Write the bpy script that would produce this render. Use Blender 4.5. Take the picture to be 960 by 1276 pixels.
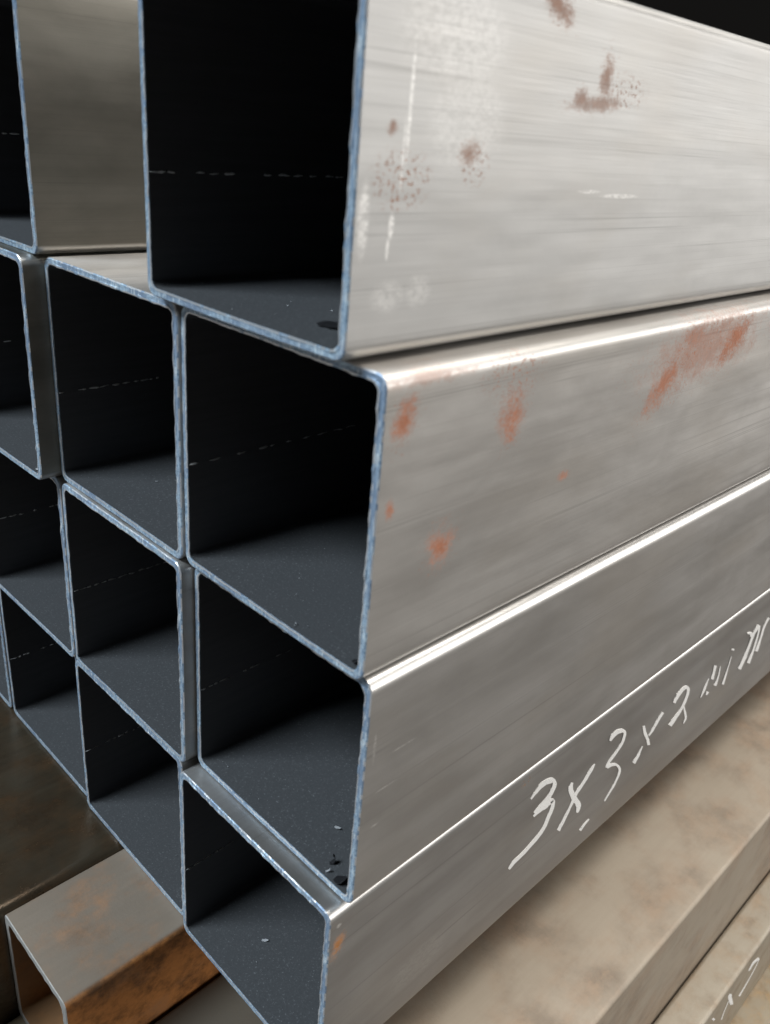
import bpy, bmesh, math, random
from mathutils import Vector, Matrix, noise

for o in list(bpy.data.objects):
    bpy.data.objects.remove(o)
scene = bpy.context.scene
MM = 0.001

# ------------------------------------------------------------------ camera
cam_data = bpy.data.cameras.new('camera')
cam_data.sensor_fit = 'HORIZONTAL'
cam_data.sensor_width = 36.0
cam_data.lens = 1051.4 / 960.0 * 36.0
cam_data.clip_start = 0.005
cam_data.clip_end = 200.0
cam = bpy.data.objects.new('camera', cam_data)
scene.collection.objects.link(cam)
AX = ((0.7024571, 0.7070851, 0.0811463), (0.3491818, -0.2430383, -0.9049887), (-0.6201823, 0.6640505, -0.4176252))
cam.matrix_world = Matrix((
    (AX[0][0], -AX[1][0], -AX[2][0], 190.974 * MM),
    (AX[0][1], -AX[1][1], -AX[2][1], -120.322 * MM),
    (AX[0][2], -AX[1][2], -AX[2][2], 122.341 * MM),
    (0, 0, 0, 1)))
cam_data.dof.use_dof = True
cam_data.dof.focus_distance = 0.315
cam_data.dof.aperture_fstop = 26.0
scene.camera = cam

# ------------------------------------------------------------------ world: an unlit shed, almost black
world = bpy.data.worlds.new('World')
scene.world = world
world.use_nodes = True
bgn = world.node_tree.nodes['Background']
bgn.inputs['Color'].default_value = (1.0, 0.95, 0.9, 1)
bgn.inputs['Strength'].default_value = 0.007

# ------------------------------------------------------------------ lamps
def area(name, loc, target, sx, sy, power, color):
    d = bpy.data.lights.new(name, 'AREA')
    d.shape = 'RECTANGLE'; d.size = sx; d.size_y = sy
    d.energy = power; d.color = color
    o = bpy.data.objects.new(name, d)
    scene.collection.objects.link(o)
    o.location = loc
    o.rotation_euler = (Vector(target) - Vector(loc)).to_track_quat('-Z', 'Y').to_euler()
    return o
# added unseen side light for the right faces, and roof light over the open ends
area('added_side_light', (2.6, 2.7, 0.85), (0, 0, 0.1), 3.6, 2.1, 100.0, (1.0, 0.98, 0.95))
area('roof_light_front', (-0.9, -2.2, 3.0), (0, 0, 0), 1.6, 1.2, 190.0, (0.80, 0.91, 1.0))
area('roof_light_over', (0.7, 1.5, 3.6), (0.1, 0.15, -0.1), 1.2, 2.6, 150.0, (1.0, 0.955, 0.89))

scene.view_settings.view_transform = 'Standard'
scene.view_settings.look = 'None'
scene.view_settings.exposure = 0.0
scene.view_settings.gamma = 1.0
scene.view_settings.use_curve_mapping = False
scene.cycles.max_bounces = 6
scene.cycles.diffuse_bounces = 3
scene.cycles.glossy_bounces = 4
scene.cycles.sample_clamp_indirect = 4.0

random.seed(11)

# chalk strokes on the tube sides, millimetres: left and right edge of the stroke (y, z, y, z)
CHALK_D = [[(92.83,-93.26,93.8,-94.25),(93.55,-92.48,94.88,-93.82),(94.24,-91.64,95.82,-93.27),(95.25,-91.09,97.18,-93.1),(96.18,-90.33,98.3,-92.57),(97.08,-89.41,99.75,-92.37),(98.53,-89.07,101.2,-92.38),(100.49,-89.31,102.77,-92.5),(102.57,-89.76,104.85,-93.36),(104.53,-90.45,106.23,-93.87),(106.48,-91.59,106.63,-93.78),(108.28,-93.19,106.7,-93.92),(109.29,-94.67,107.12,-94.14),(110.22,-96.08,107.26,-94.58),(110.48,-97.25,107.33,-95.18),(110.45,-98.3,107.37,-95.91),(110.02,-99.16,107.1,-96.63),(109.49,-100.02,106.47,-97.29),(109.08,-100.97,106.14,-98.29),(108.27,-101.5,105.47,-98.92),(108.05,-102.64,104.71,-99.43),(107.07,-103.22,103.93,-99.98),(105.69,-103.58,102.83,-100.45),(104.12,-103.81,101.45,-100.8),(102.76,-104.14,100.07,-101.06),(101.34,-104.2,99.06,-101.55),(99.97,-104.21,98.08,-101.98),(98.54,-104.13,97.26,-102.61)],[(97.34,-104.34,98.4,-105.58),(98.15,-103.87,99.58,-105.54),(99.02,-103.46,100.72,-105.45),(99.98,-103.03,102.12,-105.64),(101.42,-103.06,103.43,-105.59),(102.63,-102.73,105.36,-106.18),(104.14,-102.94,106.88,-106.3),(105.28,-102.74,107.93,-105.87),(106.55,-102.71,109.3,-106.01),(107.43,-102.5,109.89,-105.66),(108.51,-102.82,110.29,-105.73),(110.54,-104.11,109.37,-105.13),(112.0,-106.01,108.54,-104.33),(112.26,-107.14,108.79,-104.96),(112.4,-108.41,109.44,-106.32),(112.53,-109.84,109.53,-107.5),(112.1,-110.88,109.21,-108.46),(111.8,-112.2,108.94,-109.71),(110.97,-113.31,108.14,-110.82),(110.37,-115.08,107.49,-112.52),(109.72,-117.16,106.94,-114.6),(108.44,-118.6,105.92,-116.11),(107.14,-119.74,104.64,-117.08),(105.54,-120.46,103.14,-117.79),(103.9,-121.26,101.47,-118.48),(101.73,-121.76,99.44,-119.08),(99.47,-122.3,97.41,-119.84),(97.47,-123.09,95.19,-120.28),(95.06,-123.33,93.06,-120.79),(92.75,-123.58,90.59,-120.81),(90.84,-123.78,88.68,-121.09),(89.8,-124.24,87.83,-121.95),(88.95,-124.54,87.17,-122.53),(88.08,-124.86,86.66,-123.25)],[(123.84,-104.15,121.66,-102.54),(123.91,-105.42,121.44,-103.59),(124.49,-106.97,120.59,-104.31),(124.95,-108.22,121.0,-106.18),(126.31,-110.19,122.43,-108.78),(127.97,-112.64,124.21,-111.55),(129.78,-115.08,125.86,-114.18),(131.37,-117.23,127.98,-116.75),(133.53,-119.71,129.9,-118.88),(135.17,-122.41,130.45,-120.04),(135.24,-124.18,131.45,-121.5),(134.96,-125.43,131.8,-122.98),(134.21,-126.19,132.1,-124.55)],[(139.44,-103.75,138.68,-103.07),(139.05,-104.44,137.73,-103.27),(138.84,-105.3,136.77,-103.46),(138.3,-106.36,135.67,-104.06),(136.78,-107.5,134.17,-105.21),(135.4,-109.27,132.68,-106.86),(133.63,-110.5,131.3,-108.38),(132.34,-111.57,129.93,-109.29),(131.13,-112.44,128.39,-109.88),(129.74,-113.33,127.35,-111.21),(128.82,-115.22,126.24,-113.0),(127.78,-117.27,125.47,-115.29),(126.57,-118.97,124.66,-117.29),(125.97,-120.69,123.73,-118.66),(125.09,-121.89,122.78,-119.79),(124.33,-123.3,121.84,-121.01),(123.57,-124.93,121.0,-122.55),(122.28,-126.16,119.76,-123.81),(121.61,-127.97,118.78,-125.31)],[(146.52,-137.76,145.69,-136.87),(145.56,-138.2,144.54,-137.11),(144.53,-138.56,143.21,-137.15),(143.58,-139.0,142.07,-137.43),(142.62,-139.45,141.08,-137.88),(141.78,-140.05,140.18,-138.44),(141.04,-140.76,139.17,-138.87)],[(147.02,-95.67,149.0,-97.19),(147.14,-94.74,149.87,-96.84),(147.31,-93.8,150.62,-96.46),(147.87,-93.03,151.34,-96.16),(149.45,-93.09,152.5,-96.13),(150.88,-92.96,153.66,-96.01),(152.41,-92.97,155.08,-96.39),(154.63,-93.9,156.44,-96.89),(156.86,-94.96,157.7,-97.21),(158.99,-96.41,158.55,-97.74),(160.82,-97.99,158.7,-97.8),(161.79,-99.45,159.22,-98.26),(162.23,-100.76,159.36,-99.04),(162.13,-102.09,159.48,-100.33),(162.1,-103.81,159.29,-101.8),(161.44,-105.17,159.07,-103.36),(160.42,-106.29,157.89,-104.23),(158.97,-107.14,156.87,-105.36),(157.66,-108.13,155.45,-106.2),(156.12,-109.05,153.84,-107.0),(154.54,-109.95,152.22,-107.86),(153.06,-110.52,150.81,-108.6),(152.63,-111.4,150.14,-109.46),(152.93,-112.55,149.57,-110.08),(152.48,-113.22,149.47,-111.0)],[(149.8,-110.39,152.05,-113.19),(151.1,-110.68,153.43,-113.57),(152.45,-110.93,154.53,-113.68),(154.24,-111.67,155.73,-114.05),(156.22,-112.67,157.21,-114.72),(158.33,-113.77,158.75,-115.46),(160.52,-115.47,160.04,-116.24),(162.54,-117.27,161.14,-117.35),(164.33,-119.2,162.4,-118.73),(165.6,-120.94,163.22,-119.93),(166.16,-122.25,163.7,-120.8),(166.37,-123.33,163.7,-121.5),(166.28,-124.32,163.65,-122.38),(165.94,-125.37,163.65,-123.61),(165.4,-126.45,163.16,-124.66),(164.68,-127.29,162.84,-125.81),(164.43,-128.13,162.37,-126.46),(164.18,-128.92,162.14,-127.21),(163.36,-129.89,161.25,-128.07),(161.59,-131.14,160.01,-129.75),(159.57,-132.8,158.22,-131.6),(157.66,-134.56,156.5,-133.51)],[(179.26,-104.71,176.97,-103.77),(180.92,-107.07,178.19,-105.95),(182.33,-109.34,179.4,-108.15),(183.88,-111.49,180.88,-110.39),(185.57,-113.44,182.59,-112.52),(186.73,-115.17,184.17,-114.41),(188.42,-117.11,185.5,-116.07),(189.22,-118.67,186.29,-117.46),(190.18,-120.19,187.25,-118.92),(191.31,-121.77,188.24,-120.43)],[(197.47,-107.05,194.48,-104.81),(196.39,-107.85,193.68,-105.8),(195.37,-108.68,192.5,-106.51),(194.3,-109.65,191.59,-107.63),(193.14,-111.0,190.1,-108.74),(191.65,-112.3,189.11,-110.4),(190.73,-113.69,187.83,-111.47),(189.51,-114.2,187.39,-112.52),(188.55,-114.53,186.71,-113.04),(187.7,-114.93,186.19,-113.71)],[(183.36,-118.41,182.18,-117.53),(182.96,-119.9,181.29,-118.65),(182.48,-121.34,180.38,-119.74),(182.3,-123.01,179.44,-120.78),(181.42,-124.12,178.58,-121.84),(180.51,-125.18,177.27,-122.54),(179.63,-126.25,176.31,-123.52)],[(204.53,-104.56,207.89,-106.88),(204.94,-103.27,208.49,-105.71),(205.97,-102.38,209.62,-104.92),(206.46,-101.04,210.56,-104.03),(208.21,-100.42,212.08,-103.36),(210.11,-99.88,213.53,-102.59),(211.9,-99.61,215.19,-102.48),(213.82,-99.87,216.12,-102.51),(216.11,-100.72,216.79,-102.97),(218.53,-102.36,216.74,-102.89),(220.33,-104.02,216.83,-102.99),(221.43,-105.57,217.65,-103.82),(221.73,-106.97,218.24,-105.06),(221.99,-108.74,218.25,-106.54),(221.64,-110.5,218.19,-108.37),(221.27,-112.28,217.66,-109.95),(220.47,-113.73,217.0,-111.4),(219.66,-115.23,216.37,-112.93),(218.46,-116.42,215.26,-114.08),(217.33,-117.65,213.82,-114.97),(215.69,-118.44,211.97,-115.54),(214.56,-119.47,210.46,-116.29),(213.39,-120.28,208.8,-116.76),(212.23,-121.02,208.01,-117.77),(211.08,-121.75,206.5,-118.22)],[(219.25,-112.99,217.87,-112.45),(220.67,-114.77,219.05,-114.13),(221.89,-116.48,220.1,-115.77),(223.32,-118.36,221.09,-117.48),(225.15,-120.59,222.53,-119.56),(226.68,-122.86,224.04,-121.7),(227.92,-124.98,225.1,-123.45),(227.94,-126.35,225.51,-124.77),(226.99,-126.99,225.05,-125.64),(226.32,-127.76,224.92,-126.78)],[(238.47,-118.11,239.57,-118.83),(238.78,-116.63,240.51,-117.74),(238.85,-115.0,241.56,-116.72),(239.16,-113.34,242.63,-115.52),(239.89,-111.65,242.76,-113.43),(241.11,-110.07,242.93,-111.19),(242.22,-108.42,243.29,-109.07)],[(244.87,-119.39,247.41,-121.07),(244.7,-118.74,247.52,-120.6),(244.79,-118.27,248.01,-120.39),(244.97,-117.86,248.58,-120.23),(245.32,-117.55,248.94,-119.93)],[(248.85,-104.07,244.59,-101.82),(248.68,-105.21,244.91,-103.2),(249.07,-106.65,245.23,-104.59),(248.9,-107.86,245.77,-106.17),(249.23,-109.44,245.64,-107.49),(249.7,-111.17,245.44,-108.83),(249.97,-112.79,245.71,-110.43)],[(252.41,-117.24,256.74,-119.9),(253.43,-116.19,257.0,-118.37),(253.99,-114.87,256.82,-116.55),(254.41,-113.35,256.72,-114.64),(254.48,-111.35,256.39,-112.36),(254.03,-108.9,255.56,-109.69),(253.63,-106.48,254.77,-107.07)],[(263.98,-121.85,267.69,-124.0),(264.57,-119.23,267.79,-121.07),(264.78,-116.39,267.54,-117.95),(265.25,-113.76,267.26,-114.88),(265.55,-111.1,267.12,-111.96),(265.56,-108.34,266.85,-109.04),(265.75,-105.68,266.7,-106.19)],[(263.01,-100.79,267.37,-103.02),(263.28,-100.66,267.31,-102.72),(263.17,-100.33,267.43,-102.51),(263.29,-100.12,267.38,-102.21),(263.42,-99.92,266.98,-101.73)],[(280.32,-97.95,281.09,-98.76),(281.63,-98.0,283.26,-99.73),(283.52,-98.44,284.91,-100.35),(286.83,-99.83,284.44,-100.33),(288.96,-101.83,284.42,-100.24),(289.21,-102.9,285.7,-101.47),(289.4,-103.83,286.72,-102.73)],[(282.31,-120.45,287.87,-123.78),(283.61,-118.55,288.7,-121.57),(284.23,-116.26,289.6,-119.4),(285.09,-114.16,291.17,-117.62),(285.9,-112.07,291.11,-114.96),(286.88,-110.09,291.39,-112.54),(287.56,-107.93,291.73,-110.18),(287.92,-105.53,291.76,-107.57),(288.22,-103.09,292.24,-105.24),(289.05,-101.12,293.03,-103.33),(290.33,-99.73,294.51,-102.16),(291.15,-98.3,296.09,-101.22),(292.44,-97.17,297.84,-100.34)],[(297.86,-100.44,294.18,-98.88),(298.25,-101.71,295.06,-100.34),(299.0,-103.16,295.94,-101.77),(299.32,-105.06,296.5,-103.72),(300.06,-108.25,297.11,-106.79),(300.53,-111.98,297.1,-110.23),(300.41,-115.43,297.14,-113.71),(300.42,-118.75,296.66,-116.7),(300.27,-121.99,295.22,-119.18),(299.78,-125.06,294.3,-121.97)],[(301.8,-117.58,307.13,-120.42),(302.24,-115.14,307.23,-117.77),(302.76,-112.75,307.03,-114.98),(303.34,-110.45,306.54,-112.09),(303.1,-107.75,306.74,-109.57),(302.8,-105.05,306.38,-106.85),(302.92,-102.7,306.63,-104.62),(303.94,-101.05,307.21,-102.82),(304.99,-99.59,308.45,-101.49),(305.98,-98.11,309.79,-100.18)]]
CHALK_G = [[(263.3,-278.81,267.35,-282.92),(264.32,-277.46,269.05,-282.24),(265.28,-276.04,270.53,-281.37),(266.67,-275.14,272.78,-281.54),(270.49,-277.01,276.53,-283.6),(274.15,-278.89,280.36,-285.78),(278.49,-281.54,284.99,-288.73)],[(283.62,-287.9,281.26,-285.62),(283.28,-289.2,281.13,-287.11),(283.4,-290.95,281.01,-288.61),(282.57,-292.54,280.28,-290.25),(280.92,-294.49,278.73,-292.29),(278.84,-296.78,276.6,-294.5),(276.23,-298.71,274.15,-296.56),(273.67,-300.75,270.9,-297.84),(270.68,-302.51,267.66,-299.31),(267.97,-304.55,264.06,-300.35)],[(242.54,-278.58,235.83,-272.04),(243.98,-281.12,235.59,-272.91),(245.09,-283.24,235.01,-273.58),(247.49,-286.56,237.5,-277.5),(250.12,-290.43,241.24,-282.76),(253.73,-295.58,245.51,-288.57),(256.84,-300.41,250.27,-294.78)],[(241.94,-283.97,239.89,-281.79),(241.57,-286.33,239.44,-284.07),(241.21,-288.73,239.08,-286.46),(240.8,-290.91,238.87,-288.85),(241.24,-293.73,238.68,-290.99),(241.53,-296.23,238.98,-293.49),(242.13,-299.07,238.73,-295.41)],[(216.11,-273.0,221.32,-279.35),(217.16,-273.8,222.03,-279.74),(217.68,-273.97,222.64,-280.0),(218.4,-274.37,223.76,-280.89),(218.39,-273.89,224.06,-280.77)]]

# ------------------------------------------------------------------ node helper
class NT:
    def __init__(self, name):
        self.m = bpy.data.materials.new(name)
        self.m.use_nodes = True
        self.t = self.m.node_tree
        self.b = self.t.nodes['Principled BSDF']
        self.out = self.t.nodes['Material Output']
        tc = self.t.nodes.new('ShaderNodeTexCoord')
        self.pos = self.vscale(tc.outputs['Object'], (1000, 1000, 1000))   # millimetres
    def put(self, sock, v):
        if isinstance(v, bpy.types.NodeSocket): self.t.links.new(v, sock)
        else: sock.default_value = v
    def vscale(self, v, s, off=(0, 0, 0)):
        n = self.t.nodes.new('ShaderNodeMapping')
        self.put(n.inputs['Vector'], v)
        n.inputs['Scale'].default_value = s
        n.inputs['Location'].default_value = off
        return n.outputs[0]
    def noise(self, v, scale=1.0, detail=3.0, rough=0.55, dist=0.0):
        n = self.t.nodes.new('ShaderNodeTexNoise')
        self.put(n.inputs['Vector'], v)
        n.inputs['Scale'].default_value = scale
        n.inputs['Detail'].default_value = detail
        n.inputs['Roughness'].default_value = rough
        n.inputs['Distortion'].default_value = dist
        return n.outputs['Fac']
    def math(self, op, a, b=0.0, c=0.0):
        n = self.t.nodes.new('ShaderNodeMath'); n.operation = op
        self.put(n.inputs[0], a); self.put(n.inputs[1], b); self.put(n.inputs[2], c)
        return n.outputs[0]
    def ramp(self, x, a, b, lo=0.0, hi=1.0):
        n = self.t.nodes.new('ShaderNodeMapRange'); n.interpolation_type = 'SMOOTHSTEP'
        self.put(n.inputs['Value'], x)
        n.inputs['From Min'].default_value = a; n.inputs['From Max'].default_value = b
        n.inputs['To Min'].default_value = lo; n.inputs['To Max'].default_value = hi
        return n.outputs[0]
    def mix(self, f, a, b, blend='MIX'):
        n = self.t.nodes.new('ShaderNodeMix'); n.data_type = 'RGBA'; n.blend_type = blend
        self.put(n.inputs[0], f)
        self.put(n.inputs[6], a if isinstance(a, bpy.types.NodeSocket) else (*a, 1))
        self.put(n.inputs[7], b if isinstance(b, bpy.types.NodeSocket) else (*b, 1))
        return n.outputs[2]
    def xyz(self, v):
        n = self.t.nodes.new('ShaderNodeSeparateXYZ'); self.put(n.inputs[0], v)
        return n.outputs
    def normal(self):
        n = self.t.nodes.new('ShaderNodeNewGeometry')
        return self.xyz(n.outputs['Normal'])
    def bump(self, h, strength, dist, chain=None):
        n = self.t.nodes.new('ShaderNodeBump')
        n.inputs['Strength'].default_value = strength
        n.inputs['Distance'].default_value = dist
        self.put(n.inputs['Height'], h)
        if chain is not None: self.put(n.inputs['Normal'], chain)
        return n.outputs[0]
    def set(self, **k):
        for key, v in k.items():
            s = self.b.inputs[key.replace('_', ' ')]
            if isinstance(v, tuple): v = (*v, 1) if len(v) == 3 else v
            self.put(s, v)
        return self.m

def rust_mask(N, patches):
    """patches on the +x face: (y, z, ry, rz, angle, speckle) in local millimetres"""
    P = N.xyz(N.pos)
    big = N.noise(N.vscale(N.pos, (1, .75, 1)), .22, 5, .7)
    grain = N.noise(N.vscale(N.pos, (1, .8, 1)), 1.1, 6, .8)
    pit = N.noise(N.vscale(N.pos, (1, .8, 1)), 1.05, 3, .7)
    jit = N.math('MULTIPLY_ADD', N.math('SUBTRACT', big, .5), 2.4, N.math('MULTIPLY', N.math('SUBTRACT', grain, .5), 2.6))
    face = N.ramp(P[0], 68.0, 71.0)
    total = None
    for (y, z, ry, rz, ang, spk, amt) in patches:
        dy = N.math('SUBTRACT', P[1], y); dz = N.math('SUBTRACT', P[2], z)
        ca, sa = math.cos(math.radians(ang)), math.sin(math.radians(ang))
        u = N.math('MULTIPLY_ADD', dy, ca / ry, N.math('MULTIPLY', dz, sa / ry))
        v = N.math('MULTIPLY_ADD', dz, ca / rz, N.math('MULTIPLY', dy, -sa / rz))
        d = N.math('SQRT', N.math('ADD', N.math('MULTIPLY', u, u), N.math('MULTIPLY', v, v)))
        if spk:
            k = N.math('MULTIPLY', N.ramp(d, .5, 1.5, amt, 0.0), N.ramp(pit, .54, .62))
        else:
            core = N.ramp(N.math('ADD', N.math('SUBTRACT', 1.0, d), jit), -.45, .95, 0.0, amt)
            core = N.math('MULTIPLY', core, N.ramp(d, 1.15, 2.0, 1.0, 0.0))
            halo = N.math('MULTIPLY', N.ramp(d, .9, 2.3, .9 * amt, 0.0), N.ramp(pit, .60, .68))
            k = N.math('MAXIMUM', core, halo)
        total = k if total is None else N.math('MAXIMUM', total, k)
    return N.math('MULTIPLY', total, face)

def steel(name, seed, patches=(), scuffs=(), rust_color=(.42, .15, .075), base=((.42, .402, .382), (.57, .552, .53)), metallic=.8, rough=.52, brush=.24, burnish=.8):
    N = NT(name)
    off = (seed * 37.1, seed * 91.7, seed * 53.3)
    streak = N.noise(N.vscale(N.pos, (1, .006, 1), off), .11, 4, .55)
    fine = N.noise(N.vscale(N.pos, (1, .012, 1), off), 2.6, 3, .6)
    blotch = N.noise(N.vscale(N.pos, (1, .42, 1), off), .045, 5, .62, .3)
    f = N.math('MULTIPLY_ADD', N.math('SUBTRACT', streak, .5), .8, .5)
    f = N.math('MULTIPLY_ADD', N.math('SUBTRACT', blotch, .5), 1.25, f)
    f = N.math('MULTIPLY_ADD', N.math('SUBTRACT', fine, .5), brush, f)
    f = N.ramp(f, .1, .9)
    col = N.mix(f, base[0], base[1])
    line = N.noise(N.vscale(N.pos, (1, .0015, 1), off), .35, 2, .5)
    line = N.ramp(N.math('ABSOLUTE', N.math('SUBTRACT', line, .47)), .002, .009, .24, 0)
    col = N.mix(N.math('MULTIPLY', line, N.ramp(blotch, .35, .6)), col, (.10, .095, .09))
    warm = N.noise(N.vscale(N.pos, (1, .4, 1), off), .03, 3, .5)
    col = N.mix(N.ramp(warm, .45, .7, 0, .3), col, (.40, .36, .31))
    r = N.math('MULTIPLY_ADD', blotch, .22, rough - .11)
    r = N.math('MULTIPLY_ADD', N.math('SUBTRACT', fine, .5), .16, r)
    nn = N.normal()                      # the rolled corners are burnished
    corner = N.ramp(N.math('ABSOLUTE', N.math('MULTIPLY', nn[0], nn[2])), .12, .40)
    r = N.math('MULTIPLY', r, N.ramp(corner, 0, 1, 1.0, burnish))
    col = N.mix(N.math('MULTIPLY', corner, .6), col, (.66, .65, .63))
    met = metallic
    if scuffs:
        P = N.xyz(N.pos)
        rub = N.noise(N.vscale(N.pos, (1, .6, 1)), .9, 5, .75)
        tot = None
        for (y, z, ry, rz, amt) in scuffs:
            u = N.math('DIVIDE', N.math('SUBTRACT', P[1], y), ry); v = N.math('DIVIDE', N.math('SUBTRACT', P[2], z), rz)
            d = N.math('SQRT', N.math('ADD', N.math('MULTIPLY', u, u), N.math('MULTIPLY', v, v)))
            k = N.math('MULTIPLY', N.ramp(d, .6, 1.25, amt, 0), N.ramp(rub, .38, .6, .15, 1))
            tot = k if tot is None else N.math('MAXIMUM', tot, k)
        tot = N.math('MULTIPLY', tot, N.ramp(P[0], 70, 74))
        col = N.mix(tot, col, (.80, .79, .77))
    if patches:
        k = rust_mask(N, patches)
        tone = N.noise(N.pos, .6, 4, .7)
        rc = N.mix(tone, tuple(c * .62 for c in rust_color), tuple(min(1, c * 1.35) for c in rust_color))
        col = N.mix(k, col, rc)
        r = N.math('MULTIPLY_ADD', k, .4, r)
        met = N.ramp(k, 0, .8, metallic, 0.0)
    nb = N.bump(fine, .38 * brush, .0002)
    nb = N.bump(N.noise(N.vscale(N.pos, (1, .3, 1), off), .06, 2, .5), .5, .0009, nb)
    return N.set(Base_Color=col, Roughness=r, Metallic=met, Normal=nb, Anisotropic=.35)

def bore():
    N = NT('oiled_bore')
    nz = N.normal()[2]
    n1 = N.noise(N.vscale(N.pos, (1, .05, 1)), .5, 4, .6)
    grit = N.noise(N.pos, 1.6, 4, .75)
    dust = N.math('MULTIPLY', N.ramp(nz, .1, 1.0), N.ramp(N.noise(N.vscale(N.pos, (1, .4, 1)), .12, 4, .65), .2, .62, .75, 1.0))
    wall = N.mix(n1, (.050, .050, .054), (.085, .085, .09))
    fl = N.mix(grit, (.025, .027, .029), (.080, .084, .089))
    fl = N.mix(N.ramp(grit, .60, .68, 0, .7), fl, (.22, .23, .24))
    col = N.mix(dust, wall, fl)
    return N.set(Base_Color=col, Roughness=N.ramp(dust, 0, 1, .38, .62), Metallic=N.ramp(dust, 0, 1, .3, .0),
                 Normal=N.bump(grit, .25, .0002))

def cut():
    N = NT('sawn_steel')
    w = N.noise(N.pos, .8, 4, .7)
    tw = N.noise(N.pos, .075, 3, .6)
    st = N.noise(N.vscale(N.pos, (1.0, 1, .12)), 1.5, 3, .65)
    col = N.mix(N.ramp(w, .3, .7), (.20, .32, .46), (.66, .82, .94))
    col = N.mix(N.ramp(tw, .40, .60, 0, .8), col, (.24, .33, .47))
    col = N.mix(N.ramp(st, .54, .66, 0, .85), col, (.88, .94, .96))
    return N.set(Base_Color=col, Roughness=.4, Metallic=.3, Normal=N.bump(w, .5, .0005))

def flat_mat(name, color, rough=.6, metallic=0.0, var=.3, scale=.6):
    N = NT(name)
    n = N.noise(N.pos, scale, 4, .6)
    col = N.mix(n, tuple(c * (1 - var) for c in color), tuple(min(1, c * (1 + var)) for c in color))
    return N.set(Base_Color=col, Roughness=rough, Metallic=metallic, Normal=N.bump(n, .3, .0003))

def weathered(name, seed, c_lo, c_hi, rust, amount, side_rust=0.0, shaded_end=0.0, rough=.62, metallic=.15, scale=.05):
    N = NT(name)
    off = (seed * 31.7, seed * 17.3, seed * 71.9)
    a = N.noise(N.vscale(N.pos, (1, .55, 1), off), scale, 5, .62, .12)
    b = N.noise(N.vscale(N.pos, (1, .8, 1), off), scale * 1.7, 5, .6, .1)
    g = N.noise(N.vscale(N.pos, (1, .05, 1), off), .5, 4, .6)
    col = N.mix(N.math('MULTIPLY_ADD', g, .35, N.math('MULTIPLY', a, .65)), c_lo, c_hi)
    k = N.ramp(b, .48 - amount * .3, .98 - amount * .3, 0, .6)
    if side_rust:
        nx = N.math('MULTIPLY', N.ramp(N.normal()[0], .2, .8), side_rust)
        k = N.math('MAXIMUM', k, N.math('MULTIPLY', nx, N.ramp(a, .25, .5, .55, 1.0)))
    speck = N.noise(N.pos, .8, 4, .7)
    rb = N.noise(N.vscale(N.pos, (1, .85, 1), off), .075, 6, .72)
    rc = N.mix(N.math('MULTIPLY_ADD', N.ramp(rb, .36, .62), .7, N.math('MULTIPLY', speck, .3)), tuple(c * .22 for c in rust), tuple(min(1, c * 1.35) for c in rust))
    col = N.mix(k, col, rc)
    if shaded_end:   # shade below the stack, painted as a darker tube end
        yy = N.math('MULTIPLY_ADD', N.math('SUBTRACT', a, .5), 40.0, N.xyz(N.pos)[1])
        col = N.mix(N.ramp(yy, shaded_end, shaded_end + 26, .9, 0), col, (.06, .05, .036))
    return N.set(Base_Color=col, Roughness=N.math('MULTIPLY_ADD', k, .2, rough - .05), Metallic=metallic,
                 Normal=N.bump(speck, .2, .0005))

def chalk_mat(name, cover):
    N = NT(name)
    n = N.noise(N.vscale(N.pos, (1, .5, 1)), 2.2, 3, .7)
    m = N.set(Base_Color=(.95, .945, .93), Roughness=.95)
    tr = N.t.nodes.new('ShaderNodeBsdfTransparent')
    mx = N.t.nodes.new('ShaderNodeMixShader')
    N.put(mx.inputs[0], N.ramp(n, .5 - cover, .62 - cover))
    N.t.links.new(tr.outputs[0], mx.inputs[1]); N.t.links.new(N.b.outputs[0], mx.inputs[2])
    N.t.links.new(mx.outputs[0], N.out.inputs['Surface'])
    return m

M_BORE = bore(); M_CUT = cut()
M_WELD = flat_mat('weld_bead', (.8, .81, .8), .45, .2, .4, 1.5)
M_CHIP = flat_mat('bright_chip', (.75, .76, .78), .35, .6, .2, 2.0)
M_FILE = flat_mat('dull_filing', (.30, .31, .32), .5, .4, .3, 2.0)
M_CHIP_DARK = flat_mat('oily_chip', (.02, .02, .022), .4, .2, .4, 2.0)
M_CHALK = chalk_mat('chalk', .21)

# ------------------------------------------------------------------ mesh helpers
def link(o, parent=None):
    scene.collection.objects.link(o)
    if parent: o.parent = parent
    return o

def mesh_obj(name, verts, faces, mat, parent=None, smooth=False, mats=None, idx=None):
    me = bpy.data.meshes.new(name)
    me.from_pydata([tuple(c * MM for c in v) for v in verts], [], faces)
    for m in (mats or [mat]): me.materials.append(m)
    if idx: me.polygons.foreach_set('material_index', idx)
    if smooth: me.polygons.foreach_set('use_smooth', [True] * len(faces))
    me.validate(); me.update()
    return link(bpy.data.objects.new(name, me), parent)

def thing(name, label, cat, loc, group=None, kind=None):
    o = bpy.data.objects.new(name, None)
    o.empty_display_size = .02
    link(o); o.location = tuple(c * MM for c in loc)
    o['label'] = label; o['category'] = cat
    if group: o['group'] = group
    if kind: o['kind'] = kind
    return o

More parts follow.
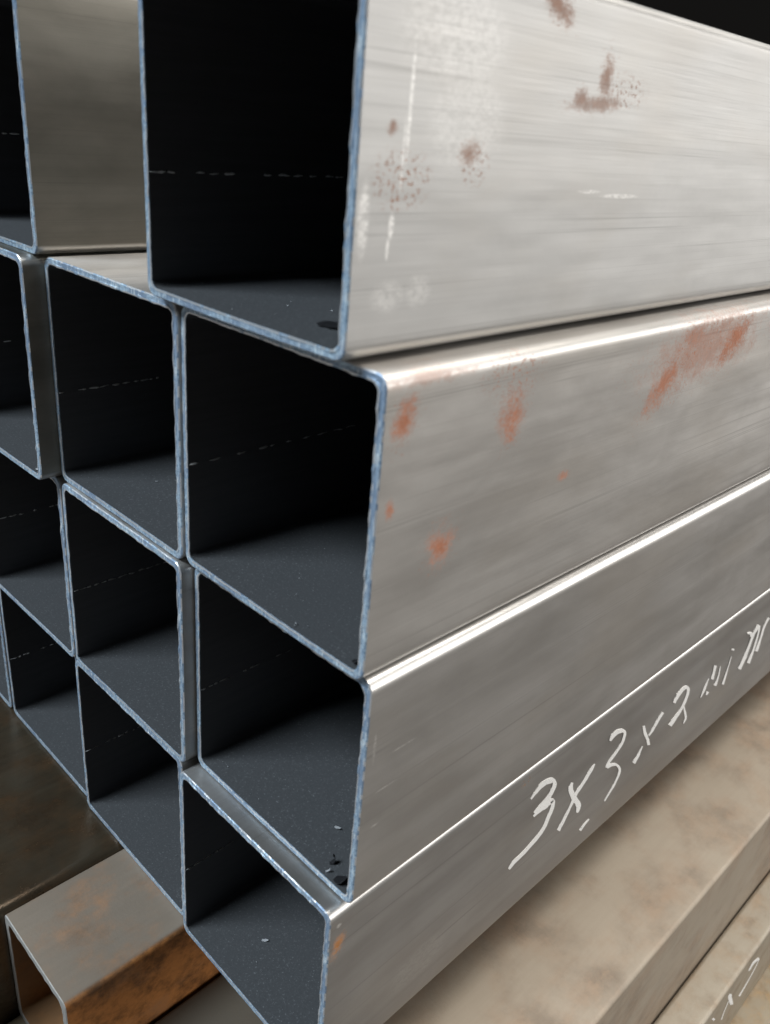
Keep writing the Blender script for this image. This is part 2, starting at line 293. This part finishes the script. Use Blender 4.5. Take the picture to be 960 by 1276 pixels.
def profile(w, h, r, side, arc, inset=0.0):
    """rounded rectangle, counter-clockwise seen from the front (-y); returns (x, z, nx, nz)"""
    r = max(r, .05)
    pts = []
    cx = [(w - inset - r, inset + r, -90), (w - inset - r, h - inset - r, 0), (inset + r, h - inset - r, 90), (inset + r, inset + r, 180)]
    for i, (x, z, a0) in enumerate(cx):
        for k in range(arc + 1):
            a = math.radians(a0 + 90 * k / arc)
            pts.append((x + r * math.cos(a), z + r * math.sin(a), math.cos(a), math.sin(a)))
        nx_, nz_, a1 = cx[(i + 1) % 4]
        a = math.radians(a0 + 90)
        p0 = pts[-1]
        p1 = (nx_ + r * math.cos(a), nz_ + r * math.sin(a))
        for k in range(1, side):
            t = k / side
            pts.append((p0[0] + (p1[0] - p0[0]) * t, p0[1] + (p1[1] - p0[1]) * t, math.cos(a), math.sin(a)))
    return pts

def make_tube(name, label, loc, w, h, t, length, m_out, seed, ro=3.6, m_in=None, m_cut=None, weld=True, group=None, rough_cut=1.0, cat='steel tube', weld_z=.5):
    root = thing(name, label, cat, loc, group)
    side, arc = 44, 8
    po = profile(w, h, ro, side, arc)
    pi = profile(w, h, max(ro - t, 2.4), side, arc, t)
    n = len(po)
    rnd = random.Random(seed)
    sx = seed * 13.7
    def wob(x, z, s, k=0.0): return noise.noise(Vector((x * s + sx, z * s, k + seed * 3.1)))
    # slow bow of the sides near the cut (the tube was sheared a little out of square)
    def shape(p, y, burr=0.0):
        x, z, nx, nz = p
        u = x / w - .5; v = z / h - .5
        b = .35 * rough_cut * wob(x, z, .022, 7.0)
        return (x + nx * (b + burr), y, z + nz * (b + burr))
    ys = [.25, 1.2, 5.0, 14.0, 30.0, 60.0, 110.0, 180.0, 280.0, 450.0, 800.0, length]
    vo, fo = [], []
    for j, y in enumerate(ys):
        fade = 1.0 if y < 300 else 1.0
        for p in po:
            vo.append(shape(p, y, .05 * rough_cut * wob(p[0], p[2] if len(p) > 4 else p[1], .9, 2.0) if j == 0 else 0.0))
    for j in range(len(ys) - 1):
        for k in range(n):
            a, b = j * n + k, j * n + (k + 1) % n
            fo.append((a, b, b + n, a + n))
    mesh_obj('outer_wall', vo, fo, m_out, root, True)
    vi, fi = [], []
    for j, y in enumerate(ys):
        for p in pi: vi.append(shape(p, y))
    for j in range(len(ys) - 1):
        for k in range(n):
            a, b = j * n + k, j * n + (k + 1) % n
            fi.append((b, a, a + n, b + n))
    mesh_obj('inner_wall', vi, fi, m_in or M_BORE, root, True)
    # sawn rim: outer chamfer, uneven face, inner burr
    rows = []
    rows.append([shape(p, .34, -.0) for p in po])
    rows.append([shape(p, -.02 + .07 * wob(p[0], p[1], .8, 1) * rough_cut, -.36 + .16 * wob(p[0], p[1], .7, 3)) for p in po])
    for q in (.33, .66):
        rows.append([tuple(a * (1 - q) + b * q + (c if i == 1 else 0) for i, (a, b, c) in enumerate(zip(shape(o_, 0), shape(i_, 0), (0, .10 * rough_cut * wob(o_[0] * 1.7, o_[1] * 1.7, .8, q * 9), 0)))) for o_, i_ in zip(po, pi)])
    rim, lip = [], []
    for p in pi:
        bz = max(0.0, wob(p[0], p[1], .35, 5) * .8 + .15 + .22 * wob(p[0], p[1], 1.6, 6))
        rim.append(shape(p, -.04 - .42 * bz * rough_cut, .42 + .14 * wob(p[0], p[1], .9, 8)))
        lip.append(shape(p, .05 - .40 * bz * rough_cut, -.24 * bz * rough_cut))
    rows += [rim, lip, [shape(p, .3, -.01) for p in pi]]
    vc = [v for r_ in rows for v in r_]
    fc = []
    for j in range(len(rows) - 1):
        for k in range(n):
            a, b = j * n + k, j * n + (k + 1) % n
            fc.append((b, a, a + n, b + n))
    jr = len(rows) - 1
    idx = [1 if (j == jr - 2 and wob(vc[j * n + k][0], vc[j * n + k][2], .45, 11) > -.3) or (j == 0 and wob(vc[j * n + k][0], vc[j * n + k][2], .35, 14) > 0) else 0 for j in range(jr) for k in range(n)]
    mesh_obj('cut_edge', vc, fc, None, root, False, mats=[m_cut or M_CUT, M_CHIP if not m_cut else m_cut], idx=idx)
    if weld:
        vw, fw = [], []
        y = .4
        while y < 62:
            ln = rnd.uniform(1.0, 4.5)
            if y < .5 or rnd.random() < .74:
                m_ = 5
                for k in range(m_):
                    yy = y + ln * k / (m_ - 1)
                    zz = h * weld_z + .35 * noise.noise(Vector((yy * .3, seed, 0)))
                    hw = rnd.uniform(.14, .40) * (1.0 if 0 < k < m_ - 1 else .4)
                    i0 = len(vw)
                    bb = shape((t, zz, -1, 0), yy)[0]
                    vw += [(bb - .02, yy, zz - hw), (bb + hw * 1.1 + .04, yy, zz), (bb - .02, yy, zz + hw)]
                    if k:
                        fw += [(i0 - 3, i0, i0 + 1, i0 - 2), (i0 - 2, i0 + 1, i0 + 2, i0 - 1)]
            y += ln + rnd.uniform(.1, .9) * (1 + y / 18)
        mesh_obj('weld_seam', vw, fw, M_WELD, root)
    return root

# ------------------------------------------------------------------ the stacked 3 inch tubes
S = 76.2
G1 = 'square steel tubes stacked with open ends forward'
P_A1 = [(56, 71, 5, 2.6, -25, 0, .65), (79, 59.5, 2.6, 4.2, 0, 0, .55), (77, 53.6, 10, 1.7, 4, 0, .45), (32, 41, 2.6, 2.2, 10, 0, .6), (70, 54, 3, 2, 0, 0, .5), (88, 57, 9, 3.5, 0, 1, .5), (34, 39, 4, 4, 0, 1, .6),
        (12, 35.5, 7, 5, 0, 1, .8), (8.5, 45, 1.2, 1.2, 0, 0, .6)]
P_B2 = [(150, 65, 34, 10, 5, 0, .55), (6.5, 65.5, 3.0, 5.2, -20, 0, 1), (45.5, 59.5, 4.6, 6.2, 0, 0, 1), (44, 70, 11, 5, 0, 1, .7), (23, 30.5, 4.6, 5.4, -20, 0, 1), (4, 45.3, 1.4, 2.2, 0, 0, .9),
        (123, 56, 12, 4.8, 40, 0, .95), (138, 69, 9, 4.6, 6, 0, .7), (158, 71, 9, 3, 0, 0, .55), (136, 65, 10, 8.5, 0, 1, .95), (150, 68, 20, 7, 0, 1, .8), (128, 58, 12, 9, 0, 1, .7), (168, 65, 13, 6.4, 30, 0, 1.0), (14, 74, 13, 1.6, 0, 0, .35), (74, 37, 2.4, 1.4, 0, 0, .8)]
P_D2 = [(3.6, 61.5, 2.2, 4.2, -20, 0, 1), (92, 70, 3, 2, 0, 1, .6)]
SC_A1 = [(13, 50, .5, 12, .8), (12, 40, .45, 7, .6), (10.3, 27, .8, 2.6, 1), (9.7, 22.5, .5, 2.2, 1), (11, 13, 5, 3.2, .45), (20, 13.5, 4, 3.4, .4), (2.5, 28, 1.5, 7, .8), (95, 33, 9, .6, .6), (80, 34, 5, .45, .6), (24, 62, 16, 9, .25), (30, 47, 12, 10, .2)]
SC_C2 = [(9, 39, 4, .25, .7), (14, 50, 5, .25, .6), (6, 27, 1.5, .3, .7), (3, 55, .5, 5, .5)]
SC_D2 = [(3.4, 70, 1.0, .8, .8), (44, 20, 14, 8, .12)]
TUBES = [
 # key, x, z, y, patches, label
 ('A0', -150.4, 76.3, -3.7, (), 'square steel tube in the top left corner, standing apart on the second row'),
 ('A1', -8.1, 76.9, -4.7, P_A1, 'topmost square steel tube with pale scuffed side and jagged cut edge'),
 ('B0', -153.0, -.1, -8.0, (), 'cropped square tube at left edge with a bright shaving in its lower corner'),
 ('B1', -76.5, -.1, -.9, (), 'square tube between the gap and the rust-spotted tube, partly under the topmost tube'),
 ('B2', 0.0, 0.0, 0.0, P_B2, 'square tube with orange rust spots on its side, directly under the topmost tube'),
 ('C0', -153.2, -76.5, -1.9, (), 'cropped square tube at left edge, third row from the top'),
 ('C1', -75.9, -76.5, -1.9, (), 'third-row square tube left of the narrow dark gap, bright floor inside'),
 ('C2', 1.2, -76.5, 2.2, (), 'plain grey square tube under the rust-spotted one, dark chips in its corner'),
 ('Dm', -235.6, -152.9, 1.2, (), 'sliver of a square tube at the left edge, bottom row'),
 ('D0', -157.4, -152.9, 1.2, (), 'second tube from the left in the bottom row of square tubes'),
 ('D1', -79.3, -152.9, -1.0, (), 'bottom-row square tube resting on the rusty support bar'),
 ('D2', -.6, -153.0, -3.7, P_D2, 'lowest right square tube with chalk writing on its side'),
]
T = {}
for i, (key, x, z, y, pat, lab) in enumerate(TUBES):
    if key == 'A1': m = steel('steel_' + key, i + 1, pat, SC_A1, (.50, .235, .14), base=((.40, .395, .385), (.53, .525, .515)), rough=.56, brush=.16)
    elif key == 'D2': m = steel('steel_' + key, i + 1, pat, SC_D2, (.45, .20, .07), base=((.29, .278, .266), (.40, .388, .376)), burnish=.58)
    elif key in ('A0', 'B0'): m = steel('steel_' + key, i + 1, base=((.17, .16, .135), (.28, .265, .23)), brush=.2)  # darker base paints in the shade on these left tubes
    elif key == 'C2': m = steel('steel_C2', i + 1, pat, SC_C2, base=((.35, .336, .32), (.48, .465, .45)), burnish=.6)
    else: m = steel('steel_' + key, i + 1, pat, (), (.50, .215, .13))
    T[key] = make_tube('square_steel_tube', lab, (x, y, z), S, S, 2.15, 2400.0, m, i + 1, group=G1, weld_z=(.385 if key == 'A1' else .41) + .012 * math.sin(i * 2.3))

# chalk writing on the side of the lowest right tube, and on the small tube below it
def chalk(name, strokes, face_x, parent, origin, mat):
    v, f = [], []
    for si, st in enumerate(strokes):
        b = len(v); up = .12 + .012 * si
        for (y0, z0, y1, z1) in st:
            for (y, z) in ((y0, z0), (y1, z1)):
                v.append((face_x + up - origin[0], y - origin[1], z - origin[2]))
            for (y, z) in ((y0, z0), (y1, z1)):
                v.append((face_x - .3 - origin[0], y - origin[1], z - origin[2]))
        for k in range(len(st) - 1):
            a, c = b + 4 * k, b + 4 * k + 4
            f += [(a, a + 1, c + 1, c), (a, c, c + 2, a + 2), (a + 1, a + 3, c + 3, c + 1)]
    return mesh_obj(name, v, f, mat, parent)
w_ = chalk('chalk_writing', CHALK_D, -.6 + S, T['D2'], (-.6, -3.7, -153.0), M_CHALK)
w_['label'] = 'white chalk writing 3x3x2 mm'

# ------------------------------------------------------------------ what the stack rests on
m_e0 = weathered('oily_scale', 3, (.010, .008, .006), (.17, .135, .09), (.13, .06, .022), .6, rough=.24, metallic=.55, scale=.04)
m_e1 = weathered('bare_and_rust', 5, (.17, .13, .095), (.28, .23, .18), (.46, .185, .05), .2, side_rust=1.0, rough=.6, metallic=.1)
m_f = weathered('brown_mill_scale', 8, (.31, .26, .20), (.44, .38, .305), (.27, .155, .085), .5, shaded_end=84, rough=.6, metallic=.1, scale=.022)
m_g = weathered('pale_scale', 12, (.29, .25, .195), (.40, .355, .285), (.30, .18, .09), .35, rough=.55, metallic=.2, scale=.06)
m_h = weathered('ochre_scale', 15, (.24, .20, .14), (.36, .31, .23), (.36, .20, .06), .5, rough=.6, metallic=.1, scale=.08)
m_rust_in = weathered('rusty_bore', 19, (.16, .08, .03), (.30, .16, .07), (.30, .12, .03), .5, rough=.8, metallic=0)
m_edge2 = flat_mat('dull_cut', (.45, .43, .40), .5, .3, .25, 1.0)
ZD = -153.15
make_tube('support_tube', 'dark oily support tube with a glossy top at the lower left', (-254, -130, -360), 204, 360 + ZD, 4, 2400, m_e0, 41, ro=5, m_in=m_rust_in, m_cut=m_edge2, weld=False, rough_cut=.6, cat='support tube')
make_tube('support_tube', 'grey-topped support tube with an orange rusty side at the lower left', (-49.5, -49, ZD - 56), 48.5, 56, 3, 2400, m_e1, 42, ro=2.5, m_in=m_rust_in, m_cut=m_edge2, weld=False, rough_cut=.6, cat='support tube')
make_tube('support_tube', 'rusty tube under the grey-topped support tube', (-49.5, -56, -360), 48.5, 150.6, 3, 2400, m_h, 43, ro=2.5, m_in=m_rust_in, m_cut=m_edge2, weld=False, rough_cut=.6, cat='support tube')
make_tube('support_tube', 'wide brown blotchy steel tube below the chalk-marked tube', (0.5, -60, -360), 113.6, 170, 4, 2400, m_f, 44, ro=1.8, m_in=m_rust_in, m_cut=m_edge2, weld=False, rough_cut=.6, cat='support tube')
gt = make_tube('small_tube', 'narrow pale tube with chalk marks in the lower right corner', (114.8, -60, -331), 17.5, 67, 1.5, 2400, m_g, 45, ro=2, m_in=m_rust_in, m_cut=m_edge2, weld=False, rough_cut=.4, cat='steel tube')
chalk('chalk_mark', CHALK_G, 132.3, gt, (114.8, -60, -331), M_CHALK)
make_tube('small_tube', 'ochre tube under the narrow pale one, at the lower right corner', (114.6, -60, -360), 64, 28.6, 2, 2400, m_h, 46, ro=3, m_in=m_rust_in, m_cut=m_edge2, weld=False, rough_cut=.4, cat='steel tube')

def block(name, x0, x1, y0, y1, z0, z1, mat, parent=None):
    bm = bmesh.new()
    bmesh.ops.create_cube(bm, size=1)
    for v in bm.verts:
        v.co = Vector(((x0 + x1) / 2 + v.co.x * (x1 - x0), (y0 + y1) / 2 + v.co.y * (y1 - y0), (z0 + z1) / 2 + v.co.z * (z1 - z0))) * MM
    bmesh.ops.bevel(bm, geom=bm.edges[:], offset=.8 * MM, segments=2, affect='EDGES')
    me = bpy.data.meshes.new(name); bm.to_mesh(me); bm.free(); me.materials.append(mat)
    return link(bpy.data.objects.new(name, me), parent)
sp = block('spacer_block', 3, 46, 160, 200, -189.9, -153.1, m_h)
sp['label'] = 'rusty spacer block under the chalk-marked tube'; sp['category'] = 'spacer'

gm = flat_mat('concrete', (.16, .15, .14), .85, 0, .3, .02)
gr = mesh_obj('ground', [(-3000, -2000, -360.4), (3000, -2000, -360.4), (3000, 4000, -360.4), (-3000, 4000, -360.4)], [(0, 1, 2, 3)], gm)
gr['kind'] = 'structure'

# ------------------------------------------------------------------ shavings left by the saw
def shaving(label, loc, L, W, curl, rz, mat, seed, lift=.15):
    rnd = random.Random(seed)
    v, f = [], []
    n_ = 9
    for k in range(n_):
        t = k / (n_ - 1)
        a = curl * t
        x = (math.sin(a) / max(curl, .01)) * L; z = (1 - math.cos(a)) / max(curl, .01) * L
        wv = W * (.45 + .55 * math.sin(math.pi * min(1, t * .9 + .1))) * rnd.uniform(.8, 1.1)
        th = .12
        for s in (-1, 1): v.append((x, s * wv / 2, z + lift * .2)); 
        for s in (-1, 1): v.append((x, s * wv / 2 * .9, z + th + lift * .2))
        if k:
            a_, c_ = 4 * (k - 1), 4 * k
            f += [(a_ + 2, a_ + 3, c_ + 3, c_ + 2), (a_, c_, c_ + 1, a_ + 1), (a_, a_ + 2, c_ + 2, c_), (a_ + 1, c_ + 1, c_ + 3, a_ + 3)]
    f += [(0, 1, 3, 2), (4 * n_ - 4, 4 * n_ - 2, 4 * n_ - 1, 4 * n_ - 3)]
    o = mesh_obj('metal_shaving', v, f, mat)
    o.location = tuple(c * MM for c in loc); o.rotation_euler = (0, 0, rz)
    o['label'] = label; o['category'] = 'metal shaving'; o['group'] = 'metal shavings in the tube ends'
    return o
shaving('bright triangular shaving in the lower corner of the cropped tube at left', (-84.5, -6.2, 2.35), 4.5, 2.2, .9, .3, M_CHIP, 1)
shaving('white chip lying on the floor of the chalk-marked tube', (23.5, 14.0, -150.6), 2.4, 1.2, .3, .7, M_CHIP, 2)
shaving('small bright chip on the floor of the plain grey tube', (53.6, 17.0, -74.0), 2.2, 1.0, .5, .2, M_CHIP, 3)
shaving('dark oily curl near the corner of the plain grey tube', (63.0, 6.5, -74.0), 4.2, 1.8, 2.6, .9, M_CHIP_DARK, 4)
shaving('dark oily flake wedged in the lower right corner of the plain grey tube', (68.0, 4.2, -74.0), 5.2, 3.4, 1.2, .2, M_CHIP_DARK, 5)
shaving('thin pale curl beside the dark flake in the plain grey tube', (64.5, 3.6, -74.0), 2.2, .7, 1.6, .8, M_CHIP, 6)
shaving('small dark flake in the lower right corner of the rust-spotted tube', (70.0, 2.5, 2.5), 4.0, 2.2, 1.4, .1, M_CHIP_DARK, 7)
shaving('dark oily smear flake on the floor of the topmost tube', (44.0, 9.5, 79.3), 12.0, 7.0, .15, .3, M_CHIP_DARK, 8)

# loose filings: nobody could count them
rnd = random.Random(5)
v, f = [], []
for key, cnt in (('A1', 30), ('B1', 18), ('B2', 40), ('C1', 24), ('C2', 36), ('D1', 20), ('D2', 26), ('D0', 12), ('C0', 8), ('B0', 8)):
    o = T[key].location / MM
    for k in range(cnt):
        x = o.x + rnd.uniform(4, 72); y = o.y + 1.0 + 55 * rnd.random() ** 1.6; z = o.z + 2.55
        r = rnd.choice((.06, .07, .08, .09, .12, .18)); b = len(v); a = rnd.uniform(0, 3.1)
        dx, dy = math.cos(a) * r * rnd.uniform(1, 2.2), math.sin(a) * r * 1.4
        v += [(x - dx, y - dy, z), (x + dy * .7, y - dx * .7, z), (x + dx, y + dy, z), (x - dy * .7, y + dx * .7, z), (x, y, z + r)]
        f += [(b, b + 1, b + 4), (b + 1, b + 2, b + 4), (b + 2, b + 3, b + 4), (b + 3, b, b + 4)]
fl = mesh_obj('metal_filings', v, f, M_FILE)
fl['kind'] = 'stuff'; fl['label'] = 'fine bright metal filings scattered on the tube floors'; fl['category'] = 'filings'
